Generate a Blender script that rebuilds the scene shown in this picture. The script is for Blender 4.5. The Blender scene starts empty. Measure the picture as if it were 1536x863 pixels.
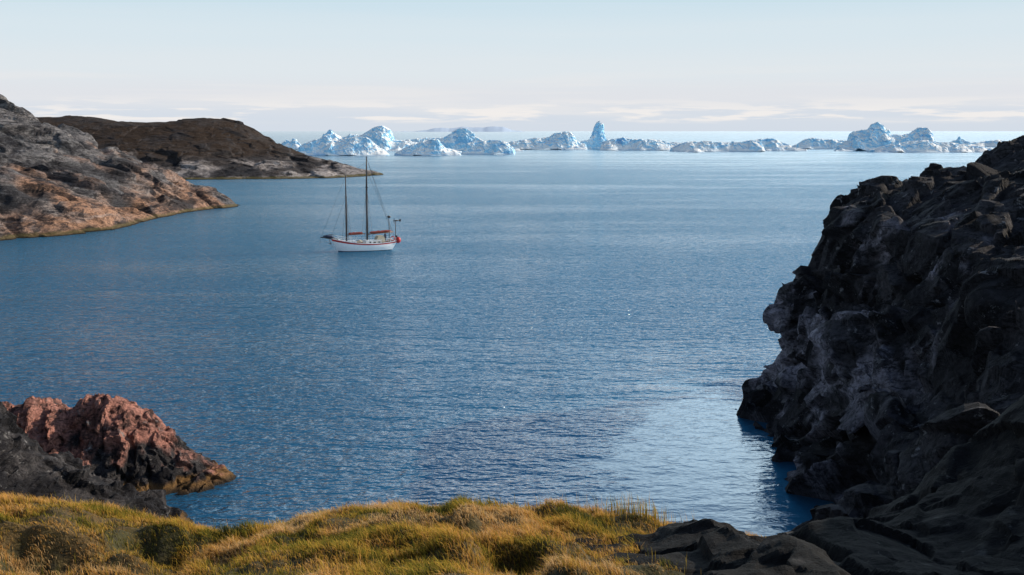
import bpy, math, random
import numpy as np
from mathutils import Vector, Matrix
random.seed(7); rng=np.random.default_rng(7)
scene=bpy.context.scene
scene.view_settings.view_transform='Standard'
scene.view_settings.look='None'
scene.view_settings.exposure=0

# ---------------------------------------------------------------- numpy noise
def h3(ix,iy,iz,seed):
    h=(ix.astype(np.int64)*374761393+iy.astype(np.int64)*668265263+iz.astype(np.int64)*2147483647+seed*1274126177)&0xFFFFFFFF
    h=((h^(h>>13))*1274126177)&0xFFFFFFFF
    h=((h^(h>>16))*2246822519)&0xFFFFFFFF
    h=h^(h>>15)
    return (h&0xFFFFFF)/float(0xFFFFFF)
def vnoise(p,seed=0):
    f=np.floor(p); i=f.astype(np.int64); t=p-f; t=t*t*t*(t*(t*6-15)+10)
    out=0
    for dx in (0,1):
        wx=t[...,0] if dx else 1-t[...,0]
        for dy in (0,1):
            wy=t[...,1] if dy else 1-t[...,1]
            for dz in (0,1):
                wz=t[...,2] if dz else 1-t[...,2]
                out=out+wx*wy*wz*h3(i[...,0]+dx,i[...,1]+dy,i[...,2]+dz,seed)
    return out*2-1
def fbm(p,octv=4,seed=0,gain=.5):
    a=1.;s=0;q=p.copy()
    for k in range(octv):
        s=s+a*vnoise(q,seed+k*17); q=q*2.03+11.3; a*=gain
    return s
def facets(p,seed=0,tilt=1.0,step=.6,k=55.):
    """every jittered cell is its own tilted plane, narrowly blended at the joints -> broken rock"""
    w3=np.stack([vnoise(p*2.3,seed+61),vnoise(p*2.3,seed+62),vnoise(p*2.3,seed+63)],-1)
    p=p+w3*.09
    i=np.floor(p).astype(np.int64)
    sw=np.full(p.shape[:-1],1e-30); val=np.zeros(p.shape[:-1])
    for dx in (-1,0,1):
        for dy in (-1,0,1):
            for dz in (-1,0,1):
                cx=i[...,0]+dx;cy=i[...,1]+dy;cz=i[...,2]+dz
                sx=cx+h3(cx,cy,cz,seed+1);sy=cy+h3(cx,cy,cz,seed+2);sz=cz+h3(cx,cy,cz,seed+3)
                d0=p[...,0]-sx;d1=p[...,1]-sy;d2=p[...,2]-sz
                d=d0*d0+d1*d1+d2*d2
                a=(h3(cx,cy,cz,seed+4)-.5)*2;b=(h3(cx,cy,cz,seed+5)-.5)*2;c=(h3(cx,cy,cz,seed+6)-.5)*2
                o=(h3(cx,cy,cz,seed+7)-.5)*2
                w=np.exp(-k*d); sw+=w
                val+=w*(o*step+tilt*(a*d0+b*d1+c*d2))
    return val/sw
def normals(P):
    a=np.gradient(P,axis=0);b=np.gradient(P,axis=1)
    n=np.cross(a,b); n/=np.linalg.norm(n,axis=-1,keepdims=True)+1e-9
    return n

def link(ob):
    scene.collection.objects.link(ob); return ob
def grid_mesh(name,P,mat,attrs=None,smooth=False):
    n,m=P.shape[:2]
    me=bpy.data.meshes.new(name)
    idx=np.arange(n*m).reshape(n,m)
    q=np.stack([idx[:-1,:-1],idx[1:,:-1],idx[1:,1:],idx[:-1,1:]],-1).reshape(-1,4)
    me.vertices.add(n*m); me.vertices.foreach_set('co',P.reshape(-1).astype(np.float32))
    me.loops.add(q.size); me.loops.foreach_set('vertex_index',q.reshape(-1).astype(np.int32))
    me.polygons.add(len(q)); me.polygons.foreach_set('loop_start',(np.arange(len(q))*4).astype(np.int32))
    me.polygons.foreach_set('use_smooth',np.full(len(q),smooth))
    me.update(calc_edges=True)
    for k,v in (attrs or {}).items():
        at=me.attributes.new(k,'FLOAT','POINT'); at.data.foreach_set('value',v.reshape(-1).astype(np.float32))
    me.materials.append(mat)
    return link(bpy.data.objects.new(name,me))
def tps(ctrl,X,Y):
    c=np.array(ctrl,float); n=len(c)
    sc=max(np.ptp(c[:,0]),np.ptp(c[:,1])); cx,cy=c[:,0].mean(),c[:,1].mean()
    u=(c[:,0]-cx)/sc; v=(c[:,1]-cy)/sc
    def U(r2): return .5*r2*np.log(r2+1e-12)
    K=U((u[:,None]-u)**2+(v[:,None]-v)**2)+np.eye(n)*1e-5
    A=np.zeros((n+3,n+3));A[:n,:n]=K;A[:n,n]=1;A[:n,n+1]=u;A[:n,n+2]=v
    A[n:,:n]=A[:n,n:].T
    w=np.linalg.solve(A,np.concatenate([c[:,2],[0,0,0]]))
    x=(X-cx)/sc;y=(Y-cy)/sc
    z=w[n]+w[n+1]*x+w[n+2]*y
    for k in range(n): z=z+w[k]*U((x-u[k])**2+(y-v[k])**2)
    return z

# ---------------------------------------------------------------- materials
class NT:
    def __init__(s,name):
        s.m=bpy.data.materials.new(name); s.m.use_nodes=True; s.t=s.m.node_tree
        s.b=s.t.nodes['Principled BSDF']; s.geo=None
    def n(s,typ,**k):
        x=s.t.nodes.new(typ)
        for a,b in k.items(): setattr(x,a,b)
        return x
    def l(s,a,b): s.t.links.new(a,b)
    def pos(s,scale=(1,1,1),rot=(0,0,0)):
        if not s.geo: s.geo=s.n('ShaderNodeNewGeometry')
        mp=s.n('ShaderNodeMapping'); mp.inputs['Scale'].default_value=scale; mp.inputs['Rotation'].default_value=rot
        s.l(s.geo.outputs['Position'],mp.inputs['Vector']); return mp.outputs[0]
    def noise(s,vec,scale,detail=6,rough=.6,dist=0):
        x=s.n('ShaderNodeTexNoise'); x.inputs['Scale'].default_value=scale; x.inputs['Detail'].default_value=detail
        x.inputs['Roughness'].default_value=rough; x.inputs['Distortion'].default_value=dist
        s.l(vec,x.inputs['Vector']); return x.outputs['Fac']
    def mr(s,v,a,b,c=0,d=1):
        x=s.n('ShaderNodeMapRange',interpolation_type='SMOOTHSTEP')
        s.l(v,x.inputs[0])
        for i,q in enumerate((a,b,c,d)): x.inputs[i+1].default_value=q
        return x.outputs[0]
    def mix(s,f,a,b,bt='MIX'):
        x=s.n('ShaderNodeMix',data_type='RGBA',blend_type=bt)
        for sock,v in ((x.inputs[0],f),(x.inputs[6],a),(x.inputs[7],b)):
            if isinstance(v,(tuple,list)): sock.default_value=(*v,1) if len(v)==3 else v
            elif isinstance(v,(int,float)): sock.default_value=v
            else: s.l(v,sock)
        return x.outputs[2]
    def math(s,op,a,b=0):
        x=s.n('ShaderNodeMath',operation=op)
        for sock,v in ((x.inputs[0],a),(x.inputs[1],b)):
            if isinstance(v,(int,float)): sock.default_value=v
            else: s.l(v,sock)
        return x.outputs[0]
    def bump(s,h,dist,strength=1,prev=None):
        x=s.n('ShaderNodeBump'); x.inputs['Distance'].default_value=dist; x.inputs['Strength'].default_value=strength
        s.l(h,x.inputs['Height'])
        if prev: s.l(prev,x.inputs['Normal'])
        return x.outputs[0]
    def attr(s,name):
        x=s.n('ShaderNodeAttribute'); x.attribute_name=name; return x.outputs['Fac']
    def sepz(s,sock,i=2):
        x=s.n('ShaderNodeSeparateXYZ'); s.l(sock,x.inputs[0]); return x.outputs[i]

def rock_mat(name,base,light,dark,tint,size,bumpd,tide=None,veg=None,stretch=(1,1,1),rot=(0,0,0),rough=.85,speck=.55,lichen=None,band=None):
    t=NT(name)
    p=t.pos(stretch,rot)
    big=t.noise(p,1.0/size/3,5,.65,.6)
    mid=t.noise(p,1.0/size,9,.75,.4)
    fine=t.noise(p,7.0/size,7,.78)
    col=t.mix(t.mr(big,.42,.58),base,light)
    a=t.attr('tint')
    tn=t.math('MULTIPLY',a,t.mr(big,.30,.52))
    col=t.mix(tn,col,tint)
    if band:
        bn=t.noise(t.pos(band[0],band[1]),band[2],7,.7,.5)
        col=t.mix(t.mr(bn,.50,.60,0,.85),col,dark)
        col=t.mix(t.mr(bn,.44,.36,0,.45),col,tuple(min(1,c*1.7) for c in light))
    col=t.mix(t.mr(mid,.50,.60,0,.85),col,dark)
    jn=t.noise(t.pos((stretch[0]*.35,stretch[1]*1.1,stretch[2]*1.6),(rot[0]+.5,rot[1]+.35,rot[2])),1.3/size,5,.6,.8)
    jd=t.math('ABSOLUTE',t.math('SUBTRACT',jn,.5))
    col=t.mix(t.mr(jd,.0,.022,.7,0),col,tuple(c*.3 for c in dark))
    col=t.mix(t.mr(fine,.42,.62,.0,speck),col,tuple(c*.6 for c in dark))
    if lichen:
        ln=t.noise(t.pos(),lichen[1],9,.8,.3)
        col=t.mix(t.mr(ln,lichen[2],lichen[2]+.05,0,.8),col,lichen[0])
    z=t.sepz(t.geo.outputs['Position'])
    if veg:
        nz=t.sepz(t.geo.outputs['Normal'])
        f=t.math('MULTIPLY',t.mr(nz,.55,.85),t.mr(z,veg[1],veg[2]))
        f=t.math('MULTIPLY',f,t.mr(t.noise(t.pos(),1.0/size/2,5,.7),.35,.55))
        col=t.mix(f,col,veg[0])
    if tide:
        zz=t.math('ADD',z,t.math('MULTIPLY',mid,-tide[1]*1.6))
        col=t.mix(t.mr(zz,tide[2],tide[1]*.5+tide[2],.8,0),col,tide[0])
        col=t.mix(t.mr(z,.05,.4,.9,0),col,(.012,.012,.012))
    t.l(col,t.b.inputs['Base Color']); t.b.inputs['Roughness'].default_value=rough
    t.b.inputs['Specular IOR Level'].default_value=.2
    n1=t.bump(mid,bumpd*4)
    n2=t.bump(fine,bumpd*1.8,1,n1)
    n3=t.bump(t.mr(jd,0,.05),bumpd*.7,.8,n2)
    t.l(n3,t.b.inputs['Normal'])
    return t.m
def plain(name,col,rough=.5,metal=0,nz=.12):
    t=NT(name)
    tc=t.n('ShaderNodeTexCoord')
    f=t.noise(tc.outputs['Object'],3,5,.6)
    c=t.mix(t.mr(f,.35,.7,0,nz*4),col,tuple(x*.6 for x in col))
    t.l(c,t.b.inputs['Base Color']); t.b.inputs['Roughness'].default_value=rough; t.b.inputs['Metallic'].default_value=metal
    return t.m

# ---------------------------------------------------------------- world + sun
SUN_EL=math.radians(26); SUN_AZ=math.radians(72)   # azimuth clockwise from +Y
dirv=Vector((math.sin(SUN_AZ)*math.cos(SUN_EL),math.cos(SUN_AZ)*math.cos(SUN_EL),math.sin(SUN_EL)))
w=bpy.data.worlds.new("World"); scene.world=w; w.use_nodes=True
nt=w.node_tree; bg=nt.nodes['Background']; bg.inputs['Strength'].default_value=.10
sk=nt.nodes.new('ShaderNodeTexSky'); sk.sky_type='NISHITA'; sk.sun_disc=False
sk.sun_elevation=SUN_EL; sk.sun_rotation=SUN_AZ; sk.air_density=1.0; sk.dust_density=.6; sk.ozone_density=2.0
tc=nt.nodes.new('ShaderNodeTexCoord'); sp=nt.nodes.new('ShaderNodeSeparateXYZ'); nt.links.new(tc.outputs['Generated'],sp.inputs[0])
def wmr(v,a,b,c,d):
    x=nt.nodes.new('ShaderNodeMapRange'); x.interpolation_type='SMOOTHSTEP'; nt.links.new(v,x.inputs[0])
    for i,q in enumerate((a,b,c,d)): x.inputs[i+1].default_value=q
    return x.outputs[0]
def wmix(f,a,b):
    x=nt.nodes.new('ShaderNodeMix'); x.data_type='RGBA'
    for s_,v in ((x.inputs[0],f),(x.inputs[6],a),(x.inputs[7],b)):
        if isinstance(v,tuple): s_.default_value=(*v,1)
        elif isinstance(v,float): s_.default_value=v
        else: nt.links.new(v,s_)
    return x.outputs[2]
def wmath(op,a,b):
    x=nt.nodes.new('ShaderNodeMath'); x.operation=op
    for s_,v in ((x.inputs[0],a),(x.inputs[1],b)):
        if isinstance(v,(int,float)): s_.default_value=v
        else: nt.links.new(v,s_)
    return x.outputs[0]
def wmul(a,b): return wmath('MULTIPLY',a,b)
z=sp.outputs[2]
rp=nt.nodes.new('ShaderNodeValToRGB'); nt.links.new(wmr(z,0,.16,0,1),rp.inputs[0])
rp.color_ramp.interpolation='EASE'
els=rp.color_ramp.elements
els[0].position=0; els[0].color=(.66,.72,.80,1)
els[1].position=1; els[1].color=(.57,.74,.84,1)
for ps,c in ((.10,(.75,.77,.81)),(.3,(.74,.80,.84)),(.6,(.69,.79,.85))):
    e=els.new(ps); e.color=(*c,1)
def wnoise(sc,scale,detail,loc=0):
    mp=nt.nodes.new('ShaderNodeMapping'); mp.inputs['Scale'].default_value=sc; mp.inputs['Location'].default_value=(loc,0,0)
    mp.inputs['Rotation'].default_value=(0,math.radians(.8),0)
    nt.links.new(tc.outputs['Generated'],mp.inputs[0])
    n=nt.nodes.new('ShaderNodeTexNoise'); n.inputs['Scale'].default_value=scale; n.inputs['Detail'].default_value=detail; n.inputs['Roughness'].default_value=.55
    nt.links.new(mp.outputs[0],n.inputs['Vector']); return n.outputs['Fac']
c1=wmul(wmr(wnoise((1,1,24),3.2,6),.47,.68,0,1),wmul(wmr(z,.004,.018,0,1),wmr(z,.03,.075,1,.10)))
c2=wmul(wmr(wnoise((1,1,11),12,7,3.3),.47,.58,0,1),wmul(wmr(z,.006,.012,0,1),wmr(z,.016,.036,1,0)))
hz=wmix(wmul(c1,.55),rp.outputs[0],(.83,.82,.82))
hz=wmix(wmul(c2,.85),hz,(.91,.87,.84))
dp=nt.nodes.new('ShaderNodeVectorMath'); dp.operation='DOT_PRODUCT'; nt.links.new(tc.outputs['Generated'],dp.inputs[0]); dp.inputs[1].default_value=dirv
glow=wmul(wmr(dp.outputs['Value'],.15,.65,0,1),wmr(z,.40,.62,1,0))  # extra sky brightness toward the sun, above the frame, added for the water sheen
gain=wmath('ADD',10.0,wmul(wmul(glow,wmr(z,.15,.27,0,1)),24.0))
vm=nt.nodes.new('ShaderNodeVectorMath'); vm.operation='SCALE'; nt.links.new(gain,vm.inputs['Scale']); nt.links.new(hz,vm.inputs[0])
nm=nt.nodes.new('ShaderNodeVectorMath'); nm.operation='SCALE'; nm.inputs['Scale'].default_value=1.0; nt.links.new(sk.outputs[0],nm.inputs[0])
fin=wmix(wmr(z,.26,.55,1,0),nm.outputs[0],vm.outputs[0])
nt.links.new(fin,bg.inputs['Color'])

sd=bpy.data.lights.new('sun','SUN'); sd.energy=5.0; sd.angle=math.radians(.5); sd.color=(1,.86,.68)
so=link(bpy.data.objects.new('sun',sd))
so.rotation_euler=dirv.to_track_quat('Z','Y').to_euler(); so.location=(60,20,60)

# ---------------------------------------------------------------- camera
cd=bpy.data.cameras.new('camera'); cd.lens=35; cd.sensor_width=36; cd.clip_end=200000; cd.clip_start=.1
cam=link(bpy.data.objects.new('camera',cd)); cam.location=(0,0,21); cam.rotation_euler=(math.radians(90-8.93),0,0)
scene.camera=cam

# ---------------------------------------------------------------- water
t=NT('sea_water_mat')
def waves(sx,sy,scale,detail,rot=0,dist=.3):
    return t.noise(t.pos((sx,sy,1),(0,0,rot)),scale,detail,.6,dist)
w1=waves(.6,1,1.15,2,.10,.4); w2=waves(.7,1,3.0,2,-.25); w3=waves(.30,1,.40,3,.04,.4)
calm_n=t.noise(t.pos((.006,.030,1),(0,0,-.08)),1,5,.6,.5)
px_=t.sepz(t.geo.outputs['Position'],0); py_=t.sepz(t.geo.outputs['Position'],1)
dxl=t.math('SUBTRACT',px_,14.0); dyl=t.math('SUBTRACT',py_,57.0)
dl=t.math('SQRT',t.math('ADD',t.math('MULTIPLY',t.math('MULTIPLY',dxl,dxl),1.7),t.math('MULTIPLY',t.math('MULTIPLY',dyl,dyl),.3)))
dl=t.math('ADD',dl,t.math('MULTIPLY',t.math('SUBTRACT',t.noise(t.pos((.10,.2,1)),1,5,.65),.5),18))
lee=t.mr(dl,9,28,0,1)
far=t.mr(py_,140,900,1,.25)
amp=t.math('MULTIPLY',t.mr(calm_n,.42,.62,1.0,.50),t.math('ADD',t.math('MULTIPLY',lee,.94),.06))
amp=t.math('MULTIPLY',amp,far)
def scl(v,k): return t.math('MULTIPLY',t.math('MULTIPLY',v,k),amp)
hsum=t.math('ADD',t.math('ADD',scl(w1,1.15),scl(w2,.28)),scl(w3,1.5))
nb=t.bump(hsum,1.0,1.0)
fr=t.n('ShaderNodeFresnel'); fr.inputs['IOR'].default_value=1.6; t.l(nb,fr.inputs['Normal'])
g1=t.n('ShaderNodeBsdfGlossy'); g1.inputs['Color'].default_value=(1,1,1,1); t.l(nb,g1.inputs['Normal']); t.l(t.mr(py_,80,420,.07,.20),g1.inputs['Roughness'])
g2=t.n('ShaderNodeBsdfGlossy'); g2.inputs['Roughness'].default_value=.6
t.l(t.mix(t.mr(py_,55,240),(.030,.195,.36),(.085,.26,.41)),g2.inputs['Color'])  # tint lightens with distance, extra sky reflection put into the colour
df=t.n('ShaderNodeBsdfDiffuse'); df.inputs['Color'].default_value=(.018,.12,.22,1); t.l(nb,df.inputs['Normal'])
mb=t.n('ShaderNodeMixShader'); mb.inputs[0].default_value=.82; t.l(df.outputs[0],mb.inputs[1]); t.l(g2.outputs[0],mb.inputs[2])
mf=t.n('ShaderNodeMixShader'); t.l(fr.outputs[0],mf.inputs[0]); t.l(mb.outputs[0],mf.inputs[1]); t.l(g1.outputs[0],mf.inputs[2])
t.l(mf.outputs[0],t.t.nodes['Material Output'].inputs[0])
me=bpy.data.meshes.new('sea_water')
R=90000
me.from_pydata([(-R,-200,0),(R,-200,0),(R,R,0),(-R,R,0)],[],[(0,1,2,3)]); me.materials.append(t.m)
link(bpy.data.objects.new('sea_water',me))

# ---------------------------------------------------------------- headlands
def axis(segs):
    out=[]
    for a,b,n in segs: out+=list(np.linspace(a,b,n,endpoint=False))
    out.append(segs[-1][1]); return np.array(out)
matA=rock_mat('headland_rock',(.18,.175,.185),(.30,.28,.28),(.036,.034,.040),(.54,.30,.19),4.5,.30,
    tide=((.14,.11,.045),1.2,-.5),stretch=(1,.6,1.6),rot=(.3,.5,.4),band=((.5,.28,1.6),(.25,.55,.3),.11))
ctrlA=[(-99,191,0),(-87,209,0),(-86,228,0),(-86,247,0),(-82,268,0),(-78,286,0),
 (-92,185,-6),(-79,209,-6),(-78,247,-6),(-70,290,-6),(-80,298,-3),(-95,312,-4),(-125,325,-4),(-160,335,-4),(-210,335,0),
 (-147,290,29.5),(-135.6,290,24.2),(-122.5,290,18.9),(-109.5,290,13.4),(-100,290,8.6),(-90.4,289,4.5),
 (-118,191,9),(-125,215,15),(-112,250,14),(-128,255,20),(-145,255,24),(-100,225,7),(-97,262,7.5),
 (-180,290,36),(-220,290,40),(-160,215,24),(-200,230,34),(-140,180,8),(-200,180,20),(-130,165,-2),(-200,150,4)]
X,Y=np.meshgrid(axis([(-230,-150,90),(-150,-66,270)]),axis([(160,185,30),(185,335,370)]),indexing='ij')
Z=tps(ctrlA,X,Y)
P=np.stack([X,Y,Z],-1); N=normals(P)
fade=np.clip((Z+2)/5,.15,1)
e1=(X*.62-Z*.35+Y*.25); e2=(Y*.8-X*.35); e3=(Z*1.0+X*.25)
q=np.stack([e1*.6,e2,e3*1.2],-1)
d=facets(q/11,3,1.1,.6)*2.3+facets(q/5,9,1.1,.5)*1.2+facets(q/2.2,10,1.1,.5)*.45+fbm(q/3,4,5)*.3
g=1-np.abs(vnoise(np.stack([(X*.8+Y*.7+Z*.4)/11,(Y-X)/70,Z*0],-1)+fbm(P/25,2,1)[...,None]*.4,44)); d-=np.clip(g-.84,0,1)*12
g=1-np.abs(vnoise(np.stack([(X*.2+Y*.3+Z*1.5)/7,(Y-X)/50,X/40],-1)+fbm(P/15,2,2)[...,None]*.5,47)); d-=np.clip(g-.86,0,1)*8
d=np.where(d>1.8,1.8+(d-1.8)*.4,d)
P=P+N*(d*fade)[...,None]*.9
tintA=np.clip(1.1-Z/11+fbm(P/8,3,8)*.9,0,1)
grid_mesh('headland',P,matA,{'tint':tintA})

matB=rock_mat('far_headland_rock',(.046,.042,.046),(.085,.070,.066),(.018,.016,.020),(.50,.45,.44),8.0,.5,
    tide=((.13,.11,.04),1.2,-.4),veg=((.040,.024,.015),7,11),stretch=(1,.6,1.6),rot=(.2,.3,.2))
ctrlB=[(-62.6,487,0),(-80.8,452,0),(-99.8,443,0),(-118,440,0),(-136,437,0),(-157,435,0),(-230,430,0),
 (-52,490,-5),(-78,440,-5),(-100,432,-5),(-136,427,-5),(-200,422,-5),(-60,505,-3),(-90,540,-4),(-140,575,-4),(-220,590,-4),
 (-75.9,500,2.4),(-90.9,510,5.6),(-109.8,520,10.4),(-128,525,18.0),(-137,528,23),(-146,530,26.2),(-156.8,530,27.8),(-167.4,530,26.9),(-183,530,24.1),
 (-206,530,25.8),(-223,530,28),(-241,530,27.6),(-300,530,30),
 (-120,460,6),(-145,465,10),(-170,470,13),(-200,480,17),(-150,495,18),(-230,470,14),(-95,475,4),(-300,440,8),(-125,492,10)]
X,Y=np.meshgrid(axis([(-330,-250,60),(-250,-48,320)]),axis([(418,540,220),(540,600,50)]),indexing='ij')
Z=tps(ctrlB,X,Y); P=np.stack([X,Y,Z],-1); N=normals(P); fade=np.clip((Z+2)/6,.15,1)*np.interp(Z,[14,24],[1,.45])
q=np.stack([X*.7,Y*.7,Z*1.5],-1)
d=facets(q/13,13,1)*2.0+facets(q/5,19,1)*.9+fbm(q/9,4,15)*.9
P=P+N*(d*fade)[...,None]*.75
tintB=np.clip(1.5-Z/5.0+fbm(P/14,3,8)*1.3,0,1)
grid_mesh('headland',P,matB,{'tint':tintB})

# ---------------------------------------------------------------- red rock and dark shore rock (left)
matC=rock_mat('shore_rock',(.022,.021,.025),(.070,.064,.066),(.011,.010,.013),(.48,.22,.17),1.3,.05,
   tide=((.22,.12,.04),.7,-.25),speck=.6,lichen=((.24,.23,.23),1.5,.585))
ctrlC=[(-17.1,58.6,0),(-18.8,56.1,0),(-20.4,55.6,0),(-22,54.6,.1),(-19.5,53.5,.1),(-17.5,52,0),(-15.5,50,-1.2),(-14,46,-2),(-14,58,-3),(-15.5,54.5,-2.2),
 (-18,61,-1),(-22,64.5,-1.5),(-28,66,-1.5),(-36,68,-1),(-50,70,0),(-64,72,0),(-30,72,-5),(-50,78,-5),
 (-29.6,58,4.0),(-25.2,58,4.35),(-22.9,58,3.9),(-21.4,58.2,3.0),(-19.8,58.5,1.7),(-18.3,58.7,.7),(-33,59,4.4),
 (-24,55.4,1.2),(-27,55,2.0),(-31,55,3.0),
 (-26.5,50,6.5),(-23.6,50,4.0),(-21.6,50,3.0),(-19.2,51,1.45),(-30,50,9),(-36,50,11),(-50,50,14),(-65,50,17),
 (-20,45,2.5),(-24,44,4.5),(-30,42,8),(-20,38,1.5),(-26,34,5),(-40,36,12),(-60,36,17),(-40,60,8),(-55,60,11)]
X,Y=np.meshgrid(axis([(-66,-36,70),(-36,-13,280)]),axis([(32,47,60),(47,64,240),(64,74,40)]),indexing='ij')
Z=tps(ctrlC,X,Y); P=np.stack([X,Y,Z],-1); N=normals(P); fade=np.clip((Z+.6)/1.6,.12,1)
q=np.stack([X*.95+Z*.3,Y*.6-X*.3,Z*.6],-1)
d=facets(q/2.2,23,1.3,.4)*.50+facets(q/.85,29,1.3,.35)*.34+facets(q/.4,31,1.2,.4)*.15+fbm(q/.6,3,35)*.07+fbm(q/3,2,36)*.2
P=P+N*(d*fade)[...,None]
tintC=np.clip((Y-53.9-np.clip((-X-24)*.25,0,2))/1.4,0,1)*np.clip((44+X)/6,0,1)*np.clip((P[...,2]-1.6+fbm(P/1.0,3,37)*1.3+np.clip((X+21)*.6,0,2))/1.4,0,1)  # red rock zone; its fade low down paints in the shaded face
grid_mesh('rocky_shore',P,matC,{'tint':tintC})

# ---------------------------------------------------------------- right cliff (loft of stepped profile along the shore)
prof=np.array([(-7,-6),(0,0),(1.4,1.2),(2.6,2.6),(3.1,5.2),(3.6,8.3),(5,9.5),(5.7,11.5),(6.2,15.0),(9.3,16.3),(13,17.5),(16.5,18.1),(20.6,20.1),(32,22),(50,23),(62,23)],float)
arc=np.concatenate([[0],np.cumsum(np.hypot(*np.diff(prof,axis=0).T))])
tt=axis([(arc[0]+4,arc[12],390),(arc[12],arc[-1],60)])
U=np.interp(tt,arc,prof[:,0]); H=np.interp(tt,arc,prof[:,1])
yy=axis([(16,40,230),(40,79,420),(79,100,60)])
Xw=np.interp(yy,[16,28,35,40,45,50,54,60.6,67,73,76,79,84,92,100],[5,6.5,8.5,11.7,14.9,17.0,17.8,17.6,17.2,17.6,18.0,21.2,31,44,56])
G=np.interp(yy,[16,24,34,48,60,100],[.35,.45,.62,.9,1,1])
UU,YY=np.meshgrid(U,yy,indexing='ij'); HH=np.meshgrid(H,yy,indexing='ij')[0]
j=fbm(np.stack([YY/7,UU*0+HH/9,YY*0],-1),3,51)
edge=np.clip(np.abs(YY-76)/6,.12,1)
XX=Xw[None,:]+UU*np.interp(YY,[16,40,60],[1.3,1.15,1])+j*1.5*edge*np.clip(HH/6,0,1)
XX=XX-.9*np.exp(-((HH-7.2)/1.3)**2)
ZZ=HH*np.where(HH>0,G[None,:],1)
P=np.stack([XX,YY,ZZ],-1); N=normals(P)
if N[200,200,0]>0: N=-N
q=np.stack([P[...,0]*.9,P[...,1]*.8+P[...,2]*.35,P[...,2]*.55-P[...,1]*.2],-1)
fade=np.clip((ZZ+1.5)/2,.3,1)*np.interp(ZZ,[12,16],[1,.55])
rgh=np.clip(.75+fbm(P/6,2,79)*.8,.3,1)
d=facets(q/5.0,61,1.5,.3,90.)*1.3+facets(q/2.2,67,1.5,.3,90.)*.85+facets(q/1.05,71,1.4,.35,80.)*.48*rgh+fbm(q/.8,4,73)*.06
P=P+N*(d*fade)[...,None]
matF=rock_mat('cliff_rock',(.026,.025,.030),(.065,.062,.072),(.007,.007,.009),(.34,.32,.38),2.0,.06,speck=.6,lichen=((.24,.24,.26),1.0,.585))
tintF=np.clip(.62-np.abs(P[...,2]-5.6)/5.5+fbm(P/2.2,4,77)*1.6,0,1)*np.clip((P[...,1]-44)/12,0,1)
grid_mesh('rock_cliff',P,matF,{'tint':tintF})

# ---------------------------------------------------------------- grassy hill
def hill(x,y):
    zb=np.interp(y,[-60,-20,0,9.5,14,15,18,25,35,42,60],[30,22,19.2,16.40,15.30,14.85,12.4,7.4,1.2,-2,-8])
    sh=np.interp(x,[-30,-12,-7.5,-6,-4.3,-3,-.67,.8,1.6,2.6,4,12,40],[3,.6,.18,-.02,-.26,-.04,.15,.02,-.08,-.3,-.35,.2,4])
    q=np.stack([x,y,x*0],-1)
    lump=np.clip(vnoise(q/.62+3,85),0,1)**.7*.20*np.clip((14.4-y)/1.5,.25,1)+np.abs(vnoise(q/.26+3,86))*.09-np.clip(vnoise(q/1.0+7,88)-.15,0,1)*.65*np.clip((14-y)/1.,0,1)
    return zb+sh*np.clip((y-4)/6,0,1)+fbm(q/2.2,3,81)*.13+lump*np.clip((y-3)/4,0,1)
gx=axis([(-70,-12,60),(-12,6,320),(6,45,50)]); gy=axis([(-60,4,50),(4,17,260),(17,60,60)])
X,Y=np.meshgrid(gx,gy,indexing='ij'); Z=hill(X,Y)
t=NT('turf'); p=t.pos()
c=t.mix(t.mr(t.noise(p,.9,5),.4,.62),(.05,.045,.012),(.12,.075,.025))
c=t.mix(t.mr(t.noise(p,9,5),.45,.7),c,(.025,.022,.010))
t.l(c,t.b.inputs['Base Color']); t.b.inputs['Roughness'].default_value=.95
t.l(t.bump(t.noise(p,25,4),.04),t.b.inputs['Normal'])
grid_mesh('grassy_hill',np.stack([X,Y,Z],-1),t.m,smooth=True)

def blades(name,x,y,hgt,wid,lean,colv,mat):
    n=len(x); z=hill(x,y)-.01
    ang=rng.uniform(0,2*np.pi,n); la=rng.normal(2.6,.9,n)
    wx=np.cos(ang)*wid;wy=np.sin(ang)*wid
    lx=np.cos(la)*lean*hgt; ly=np.sin(la)*lean*hgt
    v=np.zeros((n,5,3),np.float32)
    v[:,0]=np.stack([x-wx,y-wy,z],-1); v[:,1]=np.stack([x+wx,y+wy,z],-1)
    v[:,2]=np.stack([x+wx*.7+lx*.35,y+wy*.7+ly*.35,z+hgt*.6],-1); v[:,3]=np.stack([x-wx*.7+lx*.35,y-wy*.7+ly*.35,z+hgt*.6],-1)
    v[:,4]=np.stack([x+lx,y+ly,z+hgt*np.clip(1-lean*.3,.3,1)],-1)
    b=np.arange(n)[:,None]*5
    lo=np.concatenate([b+0,b+1,b+2,b+3,b+3,b+2,b+4],1).reshape(-1)
    me=bpy.data.meshes.new(name); me.vertices.add(n*5); me.vertices.foreach_set('co',v.reshape(-1))
    me.loops.add(len(lo)); me.loops.foreach_set('vertex_index',lo.astype(np.int32))
    me.polygons.add(n*2); st=np.stack([np.arange(n)*7,np.arange(n)*7+4],-1).reshape(-1); me.polygons.foreach_set('loop_start',st.astype(np.int32))
    me.update(calc_edges=True)
    at=me.attributes.new('dry','FLOAT','POINT'); at.data.foreach_set('value',np.repeat(colv,5).astype(np.float32))
    hh=np.tile(np.array([0,0,.6,.6,1]),n); at=me.attributes.new('hgt','FLOAT','POINT'); at.data.foreach_set('value',hh.astype(np.float32))
    me.materials.append(mat); return link(bpy.data.objects.new(name,me))
t=NT('grass_blade'); dry=t.attr('dry'); hg=t.attr('hgt')
rp=t.n('ShaderNodeValToRGB'); t.l(dry,rp.inputs[0])
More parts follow.
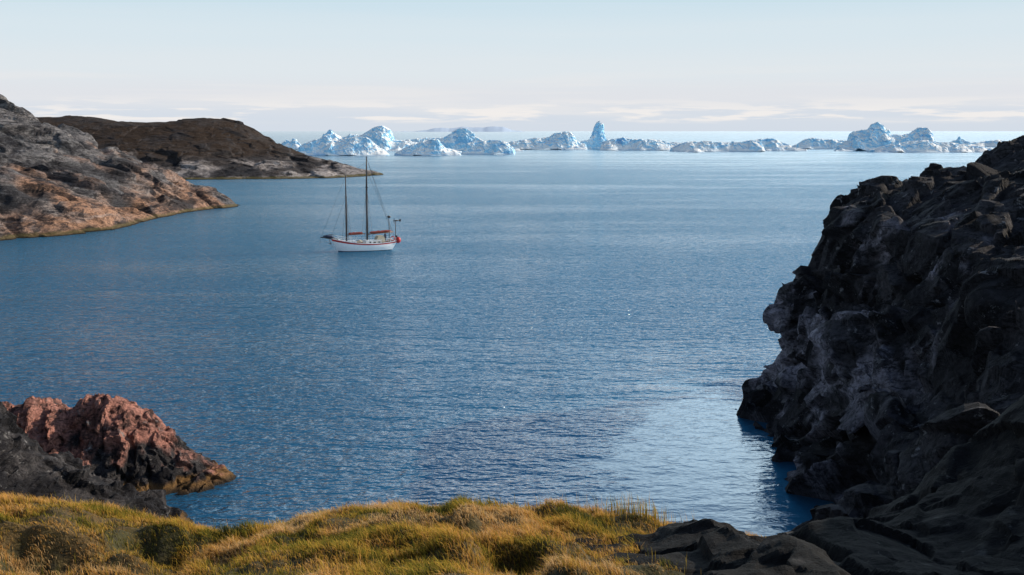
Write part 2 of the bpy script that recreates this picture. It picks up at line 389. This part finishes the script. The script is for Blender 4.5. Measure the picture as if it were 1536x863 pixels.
e=rp.color_ramp.elements; e[0].color=(.05,.065,.012,1); e[1].color=(.80,.54,.26,1); e[1].position=1
for ps,cc in ((.24,(.26,.24,.028)),(.42,(.64,.42,.055)),(.72,(.78,.40,.10))):
    k=e.new(ps); k.color=(*cc,1)
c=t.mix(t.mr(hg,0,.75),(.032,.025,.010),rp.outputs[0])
t.l(c,t.b.inputs['Base Color']); t.b.inputs['Roughness'].default_value=.7; t.b.inputs['Specular IOR Level'].default_value=.15
tr=t.n('ShaderNodeBsdfTranslucent'); t.l(c,tr.inputs[0]); ms=t.n('ShaderNodeMixShader'); ms.inputs[0].default_value=.45
t.l(t.b.outputs[0],ms.inputs[1]); t.l(tr.outputs[0],ms.inputs[2]); t.l(ms.outputs[0],t.t.nodes['Material Output'].inputs[0])
grass=t.m
n=270000
x=rng.uniform(-10,3.6,n); y=7.2+8.4*rng.uniform(0,1,n)**.85
q=np.stack([x,y,x*0],-1)
cl=vnoise(q/.22,91)*.6+vnoise(q/.8,92)*.5
keep=(rng.uniform(-1,1,n)<cl*1.7+.55); x,y,q,cl=x[keep],y[keep],q[keep],cl[keep]; n=len(x)
dryv=np.clip(.60+fbm(q/np.array([1.0,.6,1]),4,95)*.55+rng.normal(0,.17,n),0,1)
hg_=np.clip(.09+cl*.11+rng.normal(0,.03,n),.025,.28)
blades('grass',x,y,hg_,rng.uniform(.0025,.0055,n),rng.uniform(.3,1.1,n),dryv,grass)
n=1100
x=np.concatenate([rng.normal(1.85,.34,320),rng.uniform(-8,2.2,n-320)]); y=np.concatenate([rng.uniform(13.2,14.6,320),rng.uniform(9,14.8,n-320)])
hh=np.concatenate([rng.uniform(.25,.45,320),rng.uniform(.15,.28,n-320)])
blades('grass_seed_stalks',x,y,hh,np.full(n,.004),rng.uniform(.05,.3,n),rng.uniform(.1,.6,n),grass)

# ---------------------------------------------------------------- near dark rock
X,Y=np.meshgrid(axis([(-.6,9,260),(9,30,60)]),axis([(4,17,270),(17,26,40)]),indexing='ij')
sx=np.interp(X[:,0],[-.6,.3,.9,1.96,2.64,3.0,3.5,4.2,5.0,6.2,8,12,30],[14.2,15.2,15.74,15.99,16.20,16.04,15.88,15.92,16.0,16.4,17.8,20.5,30])[:,None]
slope=np.where(Y<12,(12-Y)*.18,-(Y-12)*np.interp(X,[0,6,12],[.55,.35,.1])-np.clip(Y-14,0,9)**1.6*.35)
leftcut=np.interp(Y[0],[4,9,11,12,17],[3.2,1.2,.3,-.3,-.8])[None,:]
zx=np.interp(np.clip(X-leftcut*.6,-.6,30),X[:,0],sx[:,0])
Z=zx+slope
P=np.stack([X,Y,Z],-1); N=normals(P)
if N[50,50,2]<0:N=-N
d=facets(P/1.8,101,1.1,.3,45.)*.20+facets(P/.7,103,1.2,.3,45.)*.11+fbm(P/.4,5,105)*.035
P=P+N*d[...,None]
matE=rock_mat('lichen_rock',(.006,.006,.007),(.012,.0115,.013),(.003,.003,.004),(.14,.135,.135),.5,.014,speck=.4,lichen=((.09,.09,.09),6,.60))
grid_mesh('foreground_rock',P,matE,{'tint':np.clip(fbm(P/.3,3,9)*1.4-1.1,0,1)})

# ---------------------------------------------------------------- icebergs
t=NT('glacier_ice'); p=t.pos((1,1,1.4))
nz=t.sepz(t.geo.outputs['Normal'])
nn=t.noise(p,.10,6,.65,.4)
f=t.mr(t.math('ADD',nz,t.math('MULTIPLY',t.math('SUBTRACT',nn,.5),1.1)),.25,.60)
c=t.mix(f,(.36,.70,.95),(.96,.97,.98))  # blue steep ice, white tops; shade colour painted in by slope
c=t.mix(t.mr(t.noise(t.pos((.5,.5,3)),.09,5,.6),.53,.64,0,.6),c,(.19,.54,.88))
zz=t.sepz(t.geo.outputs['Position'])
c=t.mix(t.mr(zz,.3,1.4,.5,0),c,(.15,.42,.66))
t.l(c,t.b.inputs['Base Color']); t.b.inputs['Roughness'].default_value=.6; t.b.inputs['Specular IOR Level'].default_value=.3
t.l(t.bump(t.noise(p,.3,5,.65),.9),t.b.inputs['Normal'])
ice=t.m
bergs=[
 (433,1160,14,[(-16,4),(-8,10),(-4,17),(0,12),(6,18),(12,17),(18,6)]),
 (512,870,42,[(-70,6),(-62,17),(-48,22),(-35,27),(-24,32),(-10,24),(6,28),(22,31),(38,29),(50,18),(62,9),(68,4)]),
 (560,1080,45,[(-90,10),(-76,27),(-68,33),(-60,27),(-50,18),(-36,27),(-20,26),(-2,37),(12,41),(22,34),(26,18),(52,15),(88,12),(100,5)]),
 (642,870,30,[(-50,4),(-34,13),(-16,21),(2,26),(14,26),(24,14),(38,9),(48,4)]),
 (690,1090,30,[(-38,11),(-28,19),(-14,30),(0,37),(10,36),(20,28),(30,18),(40,9)]),
 (732,915,26,[(-38,6),(-32,18),(-16,21),(2,24),(16,23),(30,19),(38,10)]),
 (820,1160,34,[(-60,11),(-40,15),(-18,17),(4,20),(14,27),(28,29),(38,26),(46,14),(60,9)]),
 (897,1190,20,[(-26,10),(-14,16),(-8,28),(-2,43),(3,46),(8,36),(14,18),(26,9)]),
 (962,1110,34,[(-60,12),(-40,19),(-26,21),(-8,17),(8,17),(26,17),(42,13),(52,10),(60,5)]),
 (1080,1040,28,[(-70,6),(-58,13),(-44,16),(-20,17),(8,15),(28,15),(50,18),(62,16),(68,7)]),
 (1155,1180,22,[(-30,10),(-18,15),(-4,17),(8,18),(18,12),(32,6)]),
 (1240,1190,26,[(-40,9),(-34,15),(-20,18),(-2,16),(20,15),(44,12)]),
 (1334,1080,40,[(-72,8),(-56,17),(-50,32),(-30,35),(-22,43),(-12,46),(2,36),(8,26),(22,26),(38,29),(48,39),(58,38),(66,22),(76,11)]),
 (1412,1000,40,[(-98,4),(-76,12),(-50,17),(-22,19),(4,17),(30,14),(60,10),(88,7),(106,4)]),
 (1441,1300,16,[(-18,7),(-6,12),(0,18),(5,14),(18,6)]),
 (1497,1350,22,[(-40,6),(-14,9),(0,11),(10,10),(30,5)]),
 (520,1350,24,[(-60,8),(-30,14),(0,16),(30,12),(60,8)]),
 (640,1300,24,[(-60,8),(-30,13),(0,15),(30,16),(60,10),(100,9)]),
 (1180,1060,14,[(-30,3),(-12,6),(4,7),(30,3)]),
 (1010,1300,18,[(-40,4),(-12,8),(4,9),(40,4)]),
]
rb=random.Random(5)
for cx in (478,560,605,668,712,775,800,868,925,1040,1200,1270,1370,1460,1515,1490):
    s_=rb.uniform(12,20); pk=rb.uniform(5,10)
    bergs.append((cx+rb.uniform(-6,6),rb.choice((1000,1060,1150,1240)),10+s_*.5,[(-s_,2),(-s_*.5,pk*rb.uniform(.4,.8)),(-s_*.1,pk),(s_*.3,pk*rb.uniform(.4,1)),(s_*.7,pk*.4),(s_,2)]))
for bi,(cx,dist,dep,pf) in enumerate(bergs):
    k=dist/1508.; cxw=(cx-768)*k
    pf=np.array(pf,float); x0,x1=pf[0,0]-3,pf[-1,0]+3
    nx=int((x1-x0)*2.2)+10; ny=int(dep*2.2)+16
    gx=np.linspace(x0,x1,nx); gy=np.linspace(-dep*.5,dep*.5,ny)
    X,Y=np.meshgrid(gx,gy,indexing='ij')
    q=np.stack([X,Y,X*0+bi*9.7],-1)
    xs=X+fbm(q/13,3,200+bi)*1.8+(Y+dep*.1)*.18*math.sin(bi*2.1)
    hgt=np.interp(xs,[x0]+list(pf[:,0])+[x1],[-3]+list(pf[:,1])+[-3])
    yn=Y/(dep*.5)+vnoise(q/16,230+bi)*.22
    side=np.clip(1-np.abs(yn)**(3.4),-.4,1)
    sl=np.clip(1-(-yn-.05)*.95,.22,1)+vnoise(q/7,250+bi)*.14*(yn<-.1)
    shelf=np.where(yn<-.05,np.clip(sl,.15,1),1)
    Z=hgt*side*shelf
    Z=np.where(side<=0.05,-2,Z)
    P=np.stack([X,Y,Z],-1); N=normals(P)
    if N[nx//2,ny//2,2]<0:N=-N
    qq=np.stack([X*.9+Y*.2,Y*1.,Z*.7+bi*31],-1)
    am=np.clip(Z/12,.08,1)
    d=(facets(qq/10,300+bi,1.3,.5)*2.0+facets(qq/4.5,330+bi,1.2,.4)*1.1+fbm(qq/2.5,2,370+bi)*.15)*am
    P=P+N*d[...,None]*np.array([1,1,.6])
    P=P*k; P[...,0]+=cxw; P[...,1]+=dist+dep*.3*k; P[...,2]-=.25
    P[...,2]*=.92
    grid_mesh('iceberg',P,ice)
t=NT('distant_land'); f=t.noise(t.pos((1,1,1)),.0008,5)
t.l(t.mix(f,(.44,.56,.76),(.54,.66,.82)),t.b.inputs['Base Color']); t.b.inputs['Roughness'].default_value=1  # pale blue colour stands in for aerial haze
D=30000
xs=np.linspace(-4200,600,120); prf=np.interp(xs,[-4200,-2700,-2300,-1900,-1500,-900,-300,0,600],[-20,40,120,90,150,130,160,60,-20])+fbm(np.stack([xs/300,xs*0,xs*0],-1),3,3)*18
P=np.stack([np.stack([xs,xs*0+D,xs*0-20],-1),np.stack([xs,xs*0+D+600,prf],-1),np.stack([xs,xs*0+D+2000,prf*.5],-1)],1)
grid_mesh('distant_hills',P,t.m,smooth=True)

# ---------------------------------------------------------------- schooner
white=plain('white_hull_paint',(.84,.88,.92),.35,0,.05); red=plain('red_paint',(.50,.03,.03),.4)
teak=plain('varnished_wood',(.22,.10,.04),.5); dark=plain('dark_mast_paint',(.035,.03,.03),.5)
sailc=plain('red_sail_cover',(.30,.06,.045),.85); cream=plain('cream_canvas',(.55,.48,.36),.9); steel=plain('steel_wire',(.12,.12,.13),.4,.5)
glass=plain('window_glass',(.02,.03,.04),.1); navy=plain('navy_canvas',(.03,.04,.08),.8); antif=plain('antifouling',(.05,.09,.16),.6)
boat=bpy.data.objects.new('sailing_schooner',None); link(boat)
def add(name,vsx,fsx,mat,smooth=False,fm=None,mats=None):
    me=bpy.data.meshes.new(name); me.from_pydata(vsx,[],fsx)
    for m_ in (mats or [mat]): me.materials.append(m_)
    if fm: me.polygons.foreach_set('material_index',fm)
    me.polygons.foreach_set('use_smooth',[smooth]*len(me.polygons)); me.update()
    o=link(bpy.data.objects.new(name,me)); o.parent=boat; return o
def tube(name,pts,rad,mat,n=8,prt=None):
    vsx=[];fsx=[]
    pts=[Vector(p) for p in pts]; rad=rad if isinstance(rad,list) else [rad]*len(pts)
    for i,p in enumerate(pts):
        d=(pts[min(i+1,len(pts)-1)]-pts[max(i-1,0)]).normalized()
        a=d.orthogonal().normalized() if i==0 else (a-d*a.dot(d)).normalized()
        b=d.cross(a)
        for j in range(n):
            an=j/n*2*math.pi; vsx.append(tuple(p+(a*math.cos(an)+b*math.sin(an))*rad[i]))
    for i in range(len(pts)-1):
        for j in range(n): fsx.append((i*n+j,i*n+(j+1)%n,(i+1)*n+(j+1)%n,(i+1)*n+j))
    fsx.append(tuple(range(n-1,-1,-1))); fsx.append(tuple((len(pts)-1)*n+j for j in range(n)))
    return add(name,vsx,fsx,mat,True)
def wires(name,segs,r,mat):
    vsx=[];fsx=[]
    for a,b in segs:
        a=Vector(a);b=Vector(b);d=(b-a).normalized();u=d.orthogonal().normalized();v=d.cross(u);k=len(vsx)
        for p in (a,b):
            for j in range(4):
                an=j*math.pi/2; vsx.append(tuple(p+(u*math.cos(an)+v*math.sin(an))*r))
        for j in range(4): fsx.append((k+j,k+(j+1)%4,k+4+(j+1)%4,k+4+j))
    return add(name,vsx,fsx,mat)
def box(name,x0,x1,w0,w1,z0,z1,mat,ta=.12,rise=0):
    vsx=[(x0,-w0,z0),(x1,-w1,z0),(x1,w1,z0),(x0,w0,z0),(x0+ta,-w0+ta,z1),(x1-ta*2,-w1+ta,z1+rise),(x1-ta*2,w1-ta,z1+rise),(x0+ta,w0-ta,z1)]
    return add(name,vsx,[(0,1,5,4),(1,2,6,5),(2,3,7,6),(3,0,4,7),(4,5,6,7),(3,2,1,0)],mat)
L0,L1=-5.7,5.9; NS=40
def sheer(x): s=(x-L0)/(L1-L0); return 1.62-1.5*s*(1-s)*1.05+ .75*s*s
def hb(x):
    s=(x-L0)/(L1-L0); return 1.85*max(0,(1-max(0,(s-.42)/.58)**2.1))*(1-.32*max(0,(.42-s)/.42)**1.8)
lev=[(1.0,1.0),(.82,1.0),(.78,1.0),(.5,.97),(.2,.88),(.08,.82),(-.12,.70),(-.5,.25),(-.75,.04)]
vsx=[];fsx=[];fm=[]
for i in range(NS+1):
    s=i/NS; x=L0+(L1-L0)*s
    for side in (1,-1):
        for (lz,lw) in lev:
            sh=sheer(x); zz=lz*sh if lz>0 else lz*1.2
            rake=-(1-max(lz,-.3))*(1.25*max(0,(s-.72)/.28)**1.5) + (1-max(lz,-.3))*(.9*max(0,(.2-s)/.2)**1.2)
            vsx.append((x+rake,side*max(hb(x)*lw,.02),zz))
nl=len(lev)
for i in range(NS):
    for sd_ in (0,1):
        for j in range(nl-1):
            a=i*2*nl+sd_*nl+j; b=a+2*nl
            f=(a,b,b+1,a+1); fsx.append(f if sd_==0 else f[::-1]); fm.append(1 if j==0 else (0 if j<5 else 2))
    a=i*2*nl+nl-1;b=a+nl; fsx.append((a,a+2*nl,b+2*nl,b)); fm.append(2)
fsx.append(tuple(range(nl))+tuple(range(2*nl-1,nl-1,-1))); fm.append(0)
add('hull',vsx,fsx,None,False,fm,[white,red,antif])
dv=[];df=[]
for i in range(NS+1):
    x=L0+(L1-L0)*i/NS; h=max(hb(x)-.05,.01); z_=sheer(x)-.18
    dv+=[(x,h,z_),(x,-h,z_)]
for i in range(NS): df.append((2*i,2*i+1,2*i+3,2*i+2))
add('deck',dv,df,teak)
tube('rub_rail_port',[(L0+(L1-L0)*i/24,hb(L0+(L1-L0)*i/24)+.02,sheer(L0+(L1-L0)*i/24)+.02) for i in range(25)],.05,white)
tube('rub_rail_starboard',[(L0+(L1-L0)*i/24,-hb(L0+(L1-L0)*i/24)-.02,sheer(L0+(L1-L0)*i/24)+.02) for i in range(25)],.05,white)
tube('bowsprit',[(4.6,0,2.15),(6.6,0,2.5),(7.7,0,2.72)],[.13,.11,.07],dark)
tube('furled_headsail',[(5.2,0,2.45),(5.9,.05,2.72),(6.6,-.05,2.82),(7.3,0,2.85)],[.1,.24,.22,.08],navy)
box('fore_cabin',1.4,4.0,1.0,.7,1.1,1.85,white); box('main_cabin',-3.0,.1,1.15,1.15,1.05,1.85,white)
box('wheelhouse_dodger',-3.7,-1.9,1.1,1.1,1.5,2.55,cream,.25)
for k,xx in enumerate((-2.5,-1.7,-.9,1.9,2.6)):
    for sdn in (1,-1):
        ww=1.15 if xx<1 else .93-(xx-1.9)*.12
        add('porthole_%d_%d'%(k,sdn),[(xx-.18,sdn*(ww-.02),1.42),(xx+.18,sdn*(ww-.02),1.42),(xx+.18,sdn*(ww-.07),1.66),(xx-.18,sdn*(ww-.07),1.66)],[(0,1,2,3)],glass)
tube('main_mast',[(-.6,0,1),(-.65,0,8),(-.75,0,14.5),(-.8,0,16.6)],[.17,.16,.13,.09],dark,10)
tube('fore_mast',[(3.1,0,1),(3.05,0,8),(3.0,0,13.4)],[.15,.14,.08],dark,10)
def furled(name,x0,x1,z0,z1,mat,seed):
    pts=[];r=[]
    for i in range(13):
        s=i/12; pts.append((x0+(x1-x0)*s,math.sin(i*2.1+seed)*.04,z0+(z1-z0)*s+.16+.03*math.sin(i*1.7))); r.append(.05 if i in(0,12) else .20+.05*math.sin(i*2.7+seed))
    tube(name,pts,r,mat,10)
tube('main_boom',[(-.8,0,2.9),(-5.4,0,3.15)],.09,teak); furled('furled_mainsail',-1.0,-5.0,3.0,3.2,sailc,1)
tube('fore_boom',[(2.9,0,2.9),(-.2,0,3.0)],.09,teak); furled('furled_foresail',2.8,.2,2.95,3.0,sailc,2)
tube('main_crosstree',[(-.7,-1.1,11.2),(-.7,1.1,11.2)],.05,dark,6); tube('fore_crosstree',[(3.05,-.9,9.6),(3.05,.9,9.6)],.05,dark,6)
seg=[]
for sdn in (1,-1):
    for dx in (-.7,0,.7): seg.append(((-.6+dx,sdn*1.75,1.35),(-.7,sdn*.05,15.3 if dx==0 else 11.2)))
    for dx in (-.6,0,.6): seg.append(((3.0+dx,sdn*1.5,1.6),(3.02,sdn*.05,12.6 if dx==0 else 9.6)))
seg+=[((7.6,0,2.7),(3.0,0,13.2)),((5.9,0,2.4),(3.02,0,9.8)),((3.0,0,13.2),(-.75,0,15.6)),((-5.6,.8,1.7),(-.8,0,16.3)),((-5.6,-.8,1.7),(-.8,0,16.3)),((-5.2,0,3.3),(-.78,0,14.2)),((7.6,0,2.65),(5.0,0,.4)),((7.7,0,2.7),(7.9,0,1.3))]
wires('standing_rigging',seg,.022,steel)
rl=[]
for sdn in (1,-1):
    pr=None
    for i in range(13):
        x=-5.5+i*.92; b=max(hb(x)-.06,.05)*sdn; s0=sheer(x)
        rl.append(((x,b,s0),(x,b,s0+.7)))
        if pr: rl.append((pr,(x,b,s0+.7))); rl.append(((pr[0],pr[1],pr[2]-.33),(x,b,s0+.37)))
        pr=(x,b,s0+.7)
wires('lifelines',rl,.022,white)
tube('pulpit',[(5.2,.5,2.95),(6.0,.3,3.1),(6.4,0,3.15),(6.0,-.3,3.1),(5.2,-.5,2.95)],.03,steel,6)
tube('radar_pole',[(-4.4,.9,1.4),(-4.4,.9,5.9)],.06,dark); tube('radar_dome',[(-4.4,.9,5.75),(-4.4,.9,5.85),(-4.4,.9,6.05),(-4.4,.9,6.15)],[.2,.3,.3,.18],dark,14)
tube('wind_generator_pole',[(-5.9,-.5,1.5),(-6.0,-.5,5.0)],.06,dark)
tube('wind_generator_body',[(-5.7,-.5,5.05),(-6.1,-.5,5.1),(-6.7,-.5,5.12)],[.06,.13,.03],dark)
for k in range(3):
    a=k*2.094+.5; e_=Vector((-5.68,-.5+math.sin(a)*.62,5.05+math.cos(a)*.62))
    tube('wind_generator_blade_%d'%k,[(-5.68,-.5,5.05),tuple(e_)],[.07,.03],dark,4)
add('wind_generator_tail',[(-6.6,-.5,4.95),(-6.95,-.5,4.9),(-6.95,-.5,5.4),(-6.6,-.5,5.25)],[(0,1,2,3)],dark)
def ball(name,c,r,mat,sz=1):
    pts=[];rr=[]
    for i in range(9):
        a=math.pi*i/8; pts.append((c[0],c[1],c[2]+math.cos(a)*r*sz)); rr.append(max(r*math.sin(a),.01))
    tube(name,pts,rr,mat,14)
ball('red_fender_buoy',(-6.0,1.0,1.75),.5,red,1.15)
tube('outboard_engine',[(-5.9,.2,1.2),(-5.9,.2,2.0),(-5.95,.2,2.35),(-5.95,.2,2.5)],[.08,.14,.2,.12],glass)
tube('lifebuoy',[(-4.9+math.cos(a)*.36,1.32,2.1+math.sin(a)*.36) for a in [i*.524 for i in range(13)]],.08,red)
box('deck_locker',-5.2,-4.5,.8,.8,1.4,1.9,white,.05)
tube('rolled_dinghy',[(.3,.5,1.7),(.9,.55,1.75),(1.5,.5,1.7)],[.1,.28,.1],cream)
tube('anchor_shank',[(6.2,.15,2.35),(6.0,.18,1.5)],.05,steel); tube('anchor_fluke',[(5.75,.18,1.6),(6.0,.18,1.45),(6.25,.18,1.65)],[.03,.08,.03],steel)
tube('crew_member',[(-4.0,-.4,1.35),(-4.0,-.4,1.8),(-4.0,-.4,2.2),(-4.0,-.4,2.65),(-4.0,-.4,2.82),(-4.0,-.4,2.88),(-4.0,-.4,3.02),(-4.0,-.4,3.13)],[.13,.17,.18,.22,.12,.07,.11,.04],navy,10)
boat.location=(-26.3,176,0); boat.rotation_euler=(0,0,math.radians(180+22))
